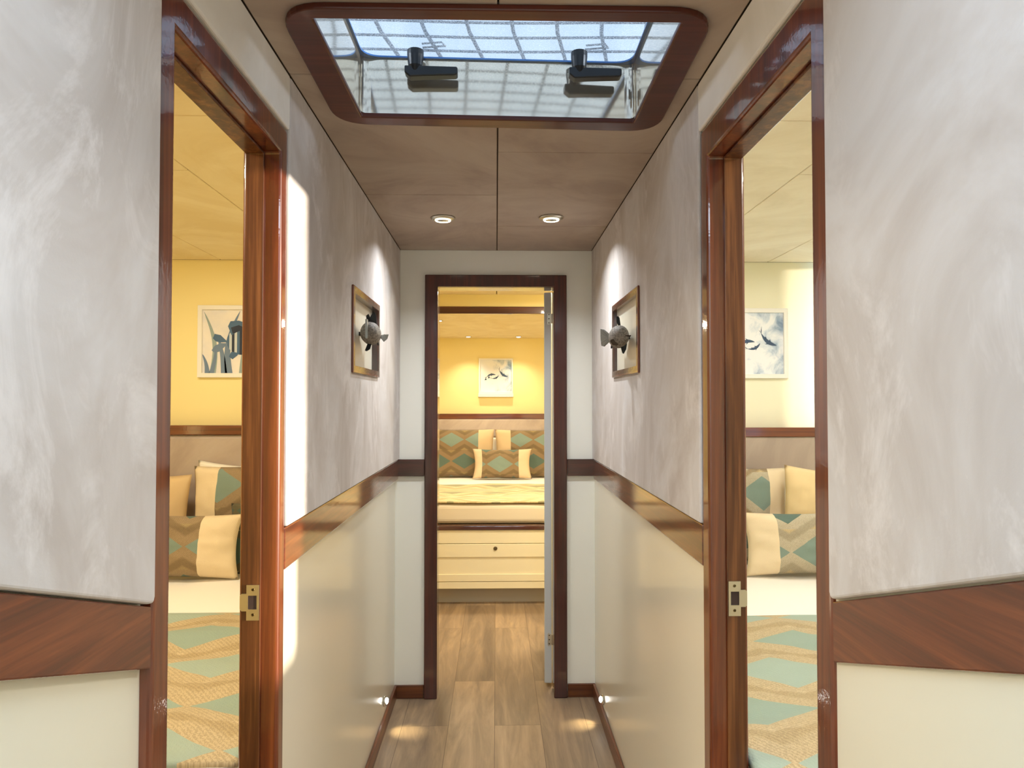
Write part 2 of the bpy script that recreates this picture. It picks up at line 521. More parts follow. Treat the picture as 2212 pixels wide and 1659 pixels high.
    make('latch_recess', G().box(*sorted((xs(.4700), xs(.4876))), yf + 0.0003, yf + 0.0009, .890, .918), HOLE, sp)
    for zz in (.880, .929):
        make('screw', G().lathe((xs(.478), yf - 0.0012, zz), (0, -1, 0), [(0.0032, 0), (0.0030, 0.0004), (0.0014, 0.0004), (0.0012, 0.0)], 16), NICKEL, sp)

# end bulkhead
g = G()
make('wall_port_back', g.box(-2.1, -0.516, 3.39, 3.46, 0, 1.97), CABW, kind=ST)
make('wall_starboard_back', G().box(0.506, 2.1, 3.39, 3.46, 0, 1.97), CABW2, kind=ST)
g = G()
g.prism('y', [(-0.5155, 0), (-0.29, 0), (-0.29, 1.83), (0.288, 1.83), (0.288, 0), (0.5055, 0), (0.5055, 1.97), (-0.5155, 1.97)], 3.15, 3.24)
make('wall_end', g, WHITE, kind=ST)
for i, (xa, xb) in enumerate(((XL + 0.0005, -0.317), (0.3145, XR - 0.0005))):
    make('trim_%d' % (5 + i), G().box(xa, xb, 3.135, 3.1495, 0.969, 1.043), WXD, bevel=0.002, kind=ST)
    make('baseboard_end_' + ('left', 'right')[i], G().box(xa, xb, 3.139, 3.1495, 0.0005, 0.058), WXB, bevel=0.002, kind=ST)
d3 = root('door_3', (0, 3.2, 0), kind=ST)
g = G()
g.prism('y', [(-0.315, 0.0005), (-0.258, 0.0005), (-0.258, 1.804), (0.254, 1.804), (0.254, 0.0005), (0.312, 0.0005), (0.312, 1.858), (-0.315, 1.858)], 3.130, 3.1492)
make('casing', g, WZD, d3, bevel=0.004, seg=3)
g = G()
g.prism('y', [(-0.2885, 0.0006), (-0.259, 0.0006), (-0.259, 1.8035), (0.255, 1.8035), (0.255, 0.0006), (0.2865, 0.0006), (0.2865, 1.829), (-0.2885, 1.829)], 3.1495, 3.243)
make('jamb_lining', g, WZD, d3, bevel=0.001)
# the open door leaf, seen on its hinge edge
e = Vector((0.031, -0.005, 0)); n = Vector((0.16, 0.987, 0)).normalized()
o3 = Vector((0.2195, 3.480, 0))
e = Vector((n.y, -n.x, 0)) * 0.0335
o3 = Vector((0.2195, 3.256, 0))
quad = [o3, o3 + e, o3 + e + n * 0.5, o3 + n * 0.5]
lf = make('door_leaf', G().prism('z', [(p.x, p.y) for p in quad], 0.018, 1.799), DOORW, d3, bevel=0.003)
for za, zb in ((1.645, 1.71), (0.185, 0.245)):
    g = G()
    c0 = o3 + e * 0.45 - n * 0.0012
    c1 = o3 + e * 1.05 - n * 0.0012
    m0, m1 = (za + zb) / 2 - .03, (za + zb) / 2 + .03
    for (p, q) in ((c0, c1),):
        A = [Vector((p.x, p.y, m0 + .006)), Vector((p.x + .004, p.y, m0)), Vector((q.x, q.y, m0 + .009)), Vector((q.x, q.y, m1 - .009)), Vector((p.x + .004, p.y, m1)), Vector((p.x, p.y, m1 - .006))]
        a = [g.b.verts.new(v) for v in A]; b2 = [g.b.verts.new(v + n * 0.0024) for v in A]
        g.face(a); g.face(b2[::-1])
        for i in range(6):
            g.face([a[i], b2[i], b2[(i + 1) % 6], a[(i + 1) % 6]])
    g.lathe(tuple(c1 + Vector((0.002, -0.002, m0 + .008))), (0, 0, 1), [(0.004, 0), (0.004, .044)], 12)
    hg = make('hinge', g, STEEL, lf, label='small steel hinge plate')
    for zz in (m0 + .011, (m0 + m1) / 2, m1 - .011):
        cc = (c0 * 0.62 + c1 * 0.38)
        make('screw', G().lathe((cc.x, cc.y - 0.0002, zz), tuple(-n), [(0.0028, 0), (0.0028, 0.0006), (0.0008, 0.0004)], 12), HOLE, hg)

# ceilings ---------------------------------------------------------
ZC = 1.97
make('ceiling', G().box(-2.1, -0.332, 0.45, 3.46, 1.98, 2.03).box(0.340, 2.1, 0.45, 3.46, 1.98, 2.03).box(-0.332, 0.340, 0.45, 1.195, 1.98, 2.03).box(-0.332, 0.340, 1.69, 3.46, 1.98, 2.03).box(-2.1, -0.5101, -0.06, 0.45, 1.98, 2.03).box(0.5011, 2.1, -0.06, 0.45, 1.98, 2.03), GAP, kind=ST)
cl = bpy.data.objects['ceiling']
HOL = ((-0.316, 1.216), (0.322, 1.216), (0.324, 1.660), (-0.312, 1.640))   # clear opening of the hatch
def cpanel(pts, mat=SUEDE_C, nm='ceiling_panel'):
    return make(nm, G().prism('z', pts, ZC, 1.9795), mat, cl, bevel=0.0022, seg=2)
gp = 0.0016
xa = 0.003
cpanel([(-0.4249, 0.45), (xa - gp, 0.45), (xa - gp, 1.205), (-0.34, 1.205), (-0.34, 1.452 - gp), (-0.4249, 1.452 - gp)])
cpanel([(xa + gp, 0.45), (0.4249, 0.45), (0.4249, 1.457 - gp), (0.35, 1.457 - gp), (0.35, 1.205), (xa + gp, 1.205)])
cpanel([(-0.4249, 1.452 + gp), (-0.34, 1.452 + gp), (-0.34, 1.665), (xa - gp, 1.665), (xa - gp, 2.30 - gp), (-0.4249, 2.30 - gp)])
cpanel([(-0.4249, 2.30 + gp), (xa - gp, 2.30 + gp), (xa - gp, 3.148), (-0.4249, 3.148)])
cpanel([(0.35, 1.457 + gp), (0.4249, 1.457 + gp), (0.4249, 1.898), (xa + gp, 1.898), (xa + gp, 1.675), (0.35, 1.675)])
cpanel([(xa + gp, 1.8995), (0.4249, 1.8995), (0.4249, 2.71 - gp), (xa + gp, 2.71 - gp)])
cpanel([(xa + gp, 2.71 + gp), (0.4249, 2.71 + gp), (0.4249, 3.148), (xa + gp, 3.148)])
for sd in (-1, 1):
    def cp(x0, x1, y0, y1):
        a, b = sorted((sd * x0, sd * x1))
        cpanel([(a + gp, y0 + gp), (b - gp, y0 + gp), (b - gp, y1 - gp), (a + gp, y1 - gp)], VINYL_C if sd < 0 else VINYL_S)
    cp(0.51, 0.895, 0.0, 1.67); cp(0.51, 0.895, 1.67, 3.388)
    cp(0.895, 1.31, 0.0, 1.25); cp(0.895, 1.31, 1.25, 2.07); cp(0.895, 1.31, 2.07, 3.388)
    cp(1.31, 2.098, 0.0, 1.6); cp(1.31, 2.098, 1.6, 2.95); cp(1.31, 2.098, 2.95, 3.388)

# side cabin shells
for sd, nm in ((-1, 'port'), (1, 'starboard')):
    a, b = sorted((sd * 2.1, sd * 2.2))
    if sd < 0:
        make('wall_port_hull', G().box(a, b, 0, 3.46, 0, 2.0), CABW, kind=ST)
        make('wall_back', G().box(-0.51, 0.501, -1.36, -1.3005, 0, 1.97), CREAM, kind=ST)
        make('wall_master_entry_left', G().box(-0.5755, -0.5158, 3.2405, 3.3895, 0, 1.97), CABW, kind=ST)
        make('wall_master_entry_right', G().box(0.5058, 0.5655, 3.2405, 3.3895, 0, 1.97), CABW, kind=ST)
    else:
        g = G()
        # hull side with a window opening and an added slit shaping the wall band
        ys = [0, 0.42, 1.05, 3.205, 3.378, 3.46]
        zs = [0, 0.82, 1.972, 2.0]
        for i in range(5):
            for j in range(3):
                if i in (1, 3) and j == 1:
                    continue
                g.box(a, b, ys[i], ys[i + 1], zs[j], zs[j + 1])
        bmesh.ops.remove_doubles(g.b, verts=g.b.verts[:], dist=0.0001)
        make('wall_starboard_hull', g, CABW2, kind=ST)
        for i, (y0, y1) in enumerate(((0.42, 1.05), (3.205, 3.378))):
            w = make('window_%d' % (i + 1), G().ring('x', [(y0 + .001, .821), (y1 - .001, .821), (y1 - .001, 1.971), (y0 + .001, 1.971)], [(y0 + .012, .835), (y1 - .012, .835), (y1 - .012, 1.962), (y0 + .012, 1.962)], 2.11, 2.19), PICF, kind=ST)
    a, b = sorted((sd * 0.515, sd * 2.1))
    make('wall_%s_front' % nm, G().box(a, b, -0.06, 0.0, 0, 1.97), CABW if sd < 0 else CABW2, kind=ST)

# master cabin shell
make('wall_master_back', G().box(-1.5, 1.5, 6.4, 6.46, 0, 2.0), CABW, kind=ST)
make('wall_master_left', G().box(-1.56, -1.5, 3.46, 6.46, 0, 2.0), CABW, kind=ST)
make('wall_master_right', G().box(1.5, 1.56, 3.46, 6.46, 0, 2.0), CABW, kind=ST)
g = G()
for (p, q, r_, t_) in ((-1.5, 0.0, 3.462, 4.48), (0.003, 1.5, 3.462, 4.48)):
    g.box(p + .001, q - .001, r_, t_, 1.972, 2.0)
make('ceiling_master_aft', g, VINYL_C, bevel=0.003, kind=ST)
g = G()
for y0, y1 in ((4.50, 4.92), (4.923, 5.28), (5.283, 6.398)):
    g.box(-1.499, 1.499, y0, y1, 1.865, 1.90)
make('roof_slab', G().box(-1.56, 1.56, 3.4605, 6.46, 2.0005, 2.03), GAP, kind=ST)
make('ceiling_master_bow', g, VINYL_C, bevel=0.002, kind=ST)
make('wall_master_drop', G().box(-1.499, 1.499, 4.4805, 4.497, 1.896, 2.0), CABW, kind=ST)
make('trim_7', G().box(-1.499, 1.499, 4.470, 4.499, 1.850, 1.8955), WXD, bevel=0.003, kind=ST)
make('trim_8', G().prism('y', [(-0.56, 1.905), (-0.435, 1.866), (-0.415, 1.866), (-0.43, 1.873), (-0.56, 1.92)], 6.36, 6.398), WX, kind=ST)
make('trim_9', G().prism('y', [(0.36, 1.866), (0.38, 1.866), (0.50, 1.900), (0.50, 1.915), (0.375, 1.873)], 6.36, 6.398), WX, kind=ST)

# ------------------------------------------------------------------ roof hatch
def lerp_rrect(c, r, n=6):
    # rounded quad from four corners (counter-clockwise from near-left)
    pts = []
    for i in range(4):
        p, a, b = Vector(c[i]), Vector(c[i - 1]), Vector(c[(i + 1) % 4])
        u, v = (a - p).normalized(), (b - p).normalized()
        s0, s1 = p + u * r, p + v * r
        for k in range(n + 1):
            t = k / n
            q = s0 * (1 - t) ** 2 + p * 2 * t * (1 - t) + s1 * t * t
            pts.append((q.x, q.y))
    return pts
ht = root('roof_hatch', (0, 1.43, 1.96), label='rectangular glazed roof hatch with rounded mahogany surround in the corridor ceiling', cat='hatch')
g = G()
OUT = ((-0.372, 1.182), (0.378, 1.182), (0.392, 1.716), (-0.378, 1.684))
g.ring('z', lerp_rrect(OUT, 0.085, 8), lerp_rrect(HOL, 0.002, 8), 1.958, 1.9698)
make('surround', g, HW, ht, bevel=0.003, seg=2, label='dark mahogany surround with rounded corners')
g = G()
g.ring('z', lerp_rrect(((-0.324, 1.208), (0.330, 1.208), (0.332, 1.672), (-0.320, 1.652)), 0.024, 8), lerp_rrect(((-0.3185, 1.2135), (0.3245, 1.2135), (0.3265, 1.6665), (-0.3145, 1.6465)), 0.022, 8), 1.9702, 2.100)
make('well', g, WELL, ht, smooth=False, label='polished metal well of the hatch')
make('pane', G().prism('z', lerp_rrect(((-0.36, 1.17), (0.366, 1.17), (0.368, 1.71), (-0.356, 1.69)), 0.03, 6), 2.1045, 2.1125), PANE, ht, label='frosted acrylic pane')
g = G()
g.ring('z', lerp_rrect(((-0.324, 1.208), (0.330, 1.208), (0.332, 1.672), (-0.320, 1.652)), 0.024, 8), lerp_rrect(((-0.312, 1.219), (0.318, 1.219), (0.320, 1.660), (-0.309, 1.640)), 0.045, 8), 2.1004, 2.1042)
make('seal', g, BLUEG, ht, label='thin seal tinted blue for sky glow')
for hx in (-0.186, 0.191):
    g = G()
    g.lathe((hx, 1.618, 2.104), (0, 0, -1), [(0.019, 0), (0.019, 0.012), (0.0165, 0.036), (0.012, 0.05)], 20)
    h = make('handle', g, BLACKP, ht, label='black plastic latch handle', smooth=False)
    g = G()
    g.prism('y', [(hx - 0.024, 2.066), (hx + 0.095, 2.064), (hx + 0.097, 2.061), (hx + 0.097, 2.048), (hx + 0.093, 2.0445), (hx + 0.02, 2.042), (hx - 0.012, 2.040), (hx - 0.024, 2.050)], 1.606, 1.632)
    make('lever', g, BLACKP, h, bevel=0.003)
    g = G().tube([(hx + 0.015, 1.63, 2.118), (hx + 0.06, 1.63, 2.122), (hx + 0.068, 1.622, 2.118), (hx + 0.06, 1.612, 2.122), (hx + 0.015, 1.612, 2.118)], 0.0022)
    make('outside_handle', g, BLACKP, h)
# lattice shading the hatch from outside
g = G()
def sagz(x, y):
    return 2.142 - 0.05 * max(0, (y - 1.56)) - 0.02 * max(0, abs(x) - 0.22)
for x in [-0.368 + 0.1005 * i for i in range(8)]:
    g.tube([(x + 0.25 * max(0, y - 1.58) * (1 if x > 0 else 1), y, sagz(x, y)) for y in [1.12 + 0.04 * k for k in range(17)]], 0.0045, 8)
for y in [1.137 + 0.06 * i for i in range(10)]:
    g.tube([(x, y + 0.012 * math.cos(x * 5), sagz(x, y) + 0.003) for x in [-0.44 + 0.05 * k for k in range(19)]], 0.003, 8)
make('shade_grid', g, plain('grid_grey', srgb(52, 62, 76), 0.5), smooth=True, label='open square wire grid lying over the roof hatch outside', cat='grid')

# ------------------------------------------------------------------ corridor downlights
for i, (x, y) in enumerate(((-0.195, 2.586), (0.200, 2.571))):
    dl = root('downlight', (x, y, ZC), label='round chrome downlight in the corridor ceiling, ' + ('left' if i == 0 else 'right') + ' one of the two', cat='light', group='corridor ceiling downlights')
    make('trim_ring', G().lathe((x, y, ZC - 0.0004), (0, 0, -1), [(0.040, 0), (0.045, 0.0004), (0.044, 0.004), (0.034, 0.009), (0.0285, 0.009), (0.0275, 0.004), (0.010, 0.0035)], 40), STEEL, dl, smooth=True)
    make('bezel', G().lathe((x, y, ZC - 0.0098), (0, 0, -1), [(0.0285, 0), (0.028, 0.003), (0.0245, 0.0035), (0.0235, 0.0005), (0.002, 0.0)], 36), GLOWW, dl, smooth=True)
    make('lens', G().lathe((x, y, ZC - 0.0115), (0, 0, -1), [(0.0215, 0), (0.020, 0.0012), (0.001, 0.0018)], 32), LENS, dl, smooth=True)
    lamp('downlight_beam', 'AREA', (x, y, ZC - 0.016), 2.6, (0.93, 0.97, 1.0), aim=(x, y, 0), shape='DISK', size=0.05, spread=math.radians(135))

# master cabin downlights
for (x, y, r, lab) in ((0.195, 6.22, 0.027, 'small lit recessed spotlight above the bed picture'), (-0.245, 6.22, 0.027, 'small recessed spotlight left of the lit one above the bed'), (-0.405, 4.98, 0.03, 'small recessed spotlight at the left edge of the far doorway')):
    dl = root('downlight', (x, y, 1.865), label=lab, cat='light', group='master cabin spotlights')
    make('trim_ring', G().lathe((x, y, 1.8646), (0, 0, -1), [(r * .7, 0), (r, 0.0003), (r, 0.003), (r * .8, 0.004), (r * .75, 0.002)], 28), STEEL, dl, smooth=True)
    make('lens', G().lathe((x, y, 1.8604), (0, 0, -1), [(r * .72, 0), (r * .6, 0.002), (0.001, 0.0025)], 24), GLOW if x != -0.245 else GLOWW, dl, smooth=True)

# courtesy lights by the floor
for sd, y, z in ((-1, 2.853, 0.112), (1, 2.900, 0.090)):
    x0 = (XL if sd < 0 else XR)
    ax = (-sd, 0, 0)
    cl2 = root('courtesy_light', (x0, y, z), label='small round chrome courtesy light low on the ' + ('left' if sd < 0 else 'right') + ' corridor wall', cat='light', group='courtesy lights at floor level')
    make('bezel', G().lathe((x0 - sd * 0.0006, y, z), ax, [(0.017, 0), (0.020, 0.001), (0.020, 0.004), (0.015, 0.008), (0.012, 0.006)], 28), CHROME, cl2, smooth=True)
    make('lens', G().lathe((x0 - sd * 0.0088, y, z), ax, [(0.012, 0), (0.0115, 0.006), (0.006, 0.0095), (0.001, 0.010)], 24), GLOW, cl2, smooth=True)
    make('bar', G().box(*sorted((x0 - sd * 0.0088, x0 - sd * 0.0125)), y - 0.026, y - 0.0135, z - 0.003, z + 0.002), CHROME, cl2, bevel=0.001)
    lamp('courtesy_beam', 'SPOT', (x0 - sd * 0.024, y, z), 1.1, (1, 0.86, 0.5), aim=(x0 - sd * 0.085, y - 0.02, 0), spot_size=math.radians(62), spot_blend=0.9, shadow_soft_size=0.006)

# ------------------------------------------------------------------ niches with wooden fish
FISHW = M('weathered_wood_fish')
_g = FISHW.noise(FISHW.mapv(FISHW.pos(), (60, 25, 60)), 3, 4, 0.6)
FISHW.bump(_g, 0.4, 0.002)
FISHW = FISHW.base(FISHW.ramp(_g, [(0.35, srgb(96, 90, 84)), (0.6, srgb(150, 142, 132))]), 0.7)
FIND = plain('dark_fin_metal', srgb(42, 46, 48), 0.45, 0.4)
FINL = plain('pale_fin_metal', srgb(168, 172, 170), 0.35, 0.5)
for sd in (-1, 1):
    y0, y1, z0, z1 = (2.090, 2.558, 1.383, 1.643)
    x0 = (XL if sd < 0 else XR)
    nm = 'left' if sd < 0 else 'right'
    nc = root('display_niche', (sd * 0.43, (y0 + y1) / 2, z0), label='mahogany framed wall niche in the %s suede wall holding a wooden fish' % nm, cat='niche', group='corridor wall niches')
    g = G()
    p0, p1 = sorted((sd * 0.4248, sd * 0.4185))
    w = 0.022
    g.ring('x', [(y0, z0), (y1, z0), (y1, z1), (y0, z1)], [(y0 + w, z0 + w), (y1 - w, z0 + w), (y1 - w, z1 - w), (y0 + w, z1 - w)], p0, p1)
    make('frame', g, WZ, nc, bevel=0.002)
    g = G()
    p0, p1 = sorted((x0 - sd * 0.0026, sd * 0.4183))
    g.ring('x', [(2.0985, 1.3905), (2.5515, 1.3905), (2.5515, 1.6355), (2.0985, 1.6355)], [(y0 + w - .0002, z0 + w - .0002), (y1 - w + .0002, z0 + w - .0002), (y1 - w + .0002, z1 - w + .0002), (y0 + w - .0002, z1 - w + .0002)], p0, p1)
    make('inner_lining', g, WZD, nc)
    a, b = sorted((x0 - sd * 0.0008, x0 - sd * 0.0025))
    make('back_board', G().box(a, b, 2.0986, 2.5514, 1.3906, 1.6354), CREAM, nc)
    # fish
    fy, fz = 2.31, (1.516 if sd < 0 else 1.507)
    fx = -0.402 if sd < 0 else 0.395
    fs = root('wooden_fish', (fx, fy, fz), label=('carved grey wooden fish with pale upright bar, in the left wall niche' if sd < 0 else 'carved grey wooden fish with striped fan fin, in the right wall niche'), cat='fish sculpture', group='wooden fish in the niches')
    K = .66
    prof = [(a * .8, b * K * 1.05, c * K) for a, b, c in [(-.125, .004, .004), (-.12, .020, .024), (-.10, .034, .040), (-.07, .042, .052), (-.03, .044, .056), (.01, .040, .050), (.05, .030, .036), (.085, .018, .020), (.105, .010, .012), (.112, .004, .006)]]
    rings = []
    for (t, rx, rz) in prof:
        rings.append([(fx + rx * math.cos(q), fy + t, fz + rz * math.sin(q)) for q in [2 * PI * i / 24 for i in range(24)]])
    body = make('body', G().loft(rings), FISHW, fs, smooth=True)
    def fin(name, pts, mat, th=0.003, lab=None, ribs=0):
        g = G()
        P = [Vector((fx, fy, fz)) + Vector((p[0] * .68, p[1] * .8, p[2] * .68)) for p in pts]
        nn = (P[1] - P[0]).cross(P[2] - P[0]).normalized() * th / 2
        a = [g.b.verts.new(p - nn) for p in P]; b3 = [g.b.verts.new(p + nn) for p in P]
        g.face(a); g.face(b3[::-1])
        for i in range(len(P)):
            g.face([a[i], b3[i], b3[(i + 1) % len(P)], a[(i + 1) % len(P)]])
        if ribs:
            base = (P[0] + P[-1]) / 2
            for k in range(ribs):
                t = (k + .5) / ribs
                idx = 1 + t * (len(P) - 3); i0 = int(idx)
                q = P[i0].lerp(P[min(i0 + 1, len(P) - 2)], idx - i0)
                g.tube([tuple(base.lerp(q, .25) - nn * 1.2), tuple(base.lerp(q, .97) - nn * 1.2)], 0.0016, 6)
        return make(name, g, mat, fs, label=lab)
    if sd < 0:
        fin('dorsal_fin', [(-.018, -.04, .045), (-.022, -.035, .085), (-.014, -.03, .093), (-.006, -.03, .076), (.006, -.03, .098), (.014, -.025, .100), (.020, -.02, .085), (.022, -.02, .045)], FIND, .005, 'dark two-lobed back fin')
        fin('belly_fin', [(.008, -.05, -.046), (.002, -.06, -.075), (-.012, -.065, -.085), (-.022, -.06, -.082), (-.010, -.05, -.045)], FIND, .005, 'dark belly fin')
        fin('pectoral_fin', [(.040, .0, -.018), (.052, .012, -.034), (.066, .02, -.020), (.072, .022, .002), (.050, .012, .000), (.042, .0, -.004)], FINL, .004, 'pale ribbed side fin', 4)
        make('snout_bar', G().box(fx - .004, fx + .003, fy - .108, fy - .096, fz - .022, fz + .038), FINL, fs, bevel=.002, label='pale upright bar')
        make('tail_fin', G().prism('x', [(fy + .08, fz + .005), (fy + .115, fz + .027), (fy + .108, fz), (fy + .115, fz - .027), (fy + .08, fz - .005)], fx - .003, fx + .003), FIND, fs)
        make('eye', G().lathe((fx + .016, fy - .086, fz - .002), (.5, -.8, 0), [(.003, -.002), (.0028, .001), (.001, .002)], 12), FINL, fs)
    else:
        fin('fan_fin', [(-.038, .0, -.022), (-.058, .014, -.042), (-.072, .02, -.038), (-.076, .02, .0), (-.076, .02, .044), (-.060, .016, .040), (-.038, .0, .018)], FINL, .004, 'pale fan fin with dark ribs', 7)
        fin('spotted_fin', [(-.018, -.09, -.014), (-.044, -.085, -.020), (-.050, -.085, -.026), (-.040, -.09, -.044), (-.022, -.09, -.046), (-.008, -.09, -.038)], plain('speckled_fin', srgb(74, 58, 36), .6), .004, 'brown speckled side fin')
        fin('dorsal_fin', [(.0, -.04, .048), (-.010, -.035, .07), (-.010, -.03, .094), (-.002, -.03, .098), (.006, -.03, .09), (.010, -.035, .05)], FIND, .005, 'dark back fin')
        fin('belly_fin', [(.006, -.05, -.045), (.014, -.055, -.078), (.020, -.055, -.082), (.032, -.05, -.062), (.036, -.05, -.034)], FIND, .005, 'dark belly fin')
        make('tail_fin', G().prism('x', [(fy + .08, fz + .005), (fy + .115, fz + .027), (fy + .108, fz), (fy + .115, fz - .027), (fy + .08, fz - .005)], fx - .003, fx + .003), FIND, fs)
        make('eye', G().lathe((fx - .008, fy - .091, fz + .009), (-.2, -1, .1), [(.0032, -.003), (.003, .002), (.001, .003)], 12), HOLE, fs, label='small dark eye')
        make('mouth', G().box(fx + .004, fx + .027, fy - .0975, fy - .078, fz - .004, fz - .001), HOLE, fs, label='dark mouth slit')
    # short peg that fixes the fish to the board
    a, b = sorted((x0 - sd * 0.0028, fx + sd * .015))
    make('mounting_peg', G().box(a, b, fy - .02, fy + .0, fz - .006, fz + .006), FIND, fs)

# ------------------------------------------------------------------ pictures
def koi(g, cx, cz, ang, L, bend, y, mi):
    g.mi = mi
    ca, sa = math.cos(ang), math.sin(ang)
    def T(u, v):
        x = u; z = v + bend * (u / L) ** 2 * L
        return (cx + x * ca - z * sa, y, cz + x * sa + z * ca)
    N = 12
    up_, dn = [], []
    for i in range(N + 1):
        t = i / N
        w = L * (0.105 * math.sin(PI * min(1, t * 1.0)) ** 0.8 * (1 - 0.45 * t) + 0.012)
        up_.append(T(L * (0.5 - t), w)); dn.append(T(L * (0.5 - t), -w))
    for i in range(N):
        g.face([g.b.verts.new(p) for p in (up_[i], up_[i + 1], dn[i + 1], dn[i])])
    for tri in (((-.46, 0), (-.72, .17), (-.60, .02)), ((-.46, 0), (-.74, -.10), (-.60, -.01)), ((.18, .07), (.02, .19), (.06, .07)), ((.16, -.07), (-.02, -.19), (.04, -.07)), ((-.05, .06), (-.24, .13), (-.22, .04))):
        g.face([g.b.verts.new(T(a * L, b * L)) for a, b in tri])

def cloud_mat():
    m = M('blue_cloud_watercolour')
    x, y, z = m.sep(m.uv())
    n = m.noise(m.uv(), 3.0, 6, 0.6, 0.6)
    corner = m.math('MULTIPLY', m.math('SUBTRACT', x, 0.45), 1.1)
    f = m.math('ADD', n, m.math('MULTIPLY', corner, 0.32))
    c = m.ramp(f, [(0.54, srgb(236, 238, 244)), (0.64, srgb(206, 216, 230)), (0.76, srgb(140, 162, 190)), (0.9, srgb(92, 116, 152))])
    return m.base(c, 0.5)
CLOUD = cloud_mat()
SEAB = M('pale_watercolour')
SEAB = SEAB.base(SEAB.ramp(SEAB.noise(SEAB.uv(), 2.5, 4), [(0.35, srgb(222, 220, 224)), (0.6, srgb(238, 232, 226))]), 0.5)
INK = plain('blue_grey_ink', srgb(62, 82, 112), 0.6)
INKD = plain('dark_navy_paint', srgb(30, 42, 66), 0.6)
INKM = plain('mid_blue_paint', srgb(72, 104, 140), 0.6)
INKP = plain('pale_stripe_paint', srgb(196, 206, 216), 0.6)
WEED = plain('pale_green_weed_paint', srgb(150, 168, 170), 0.6)
WEEDB = plain('blue_weed_paint', srgb(110, 132, 162), 0.6)

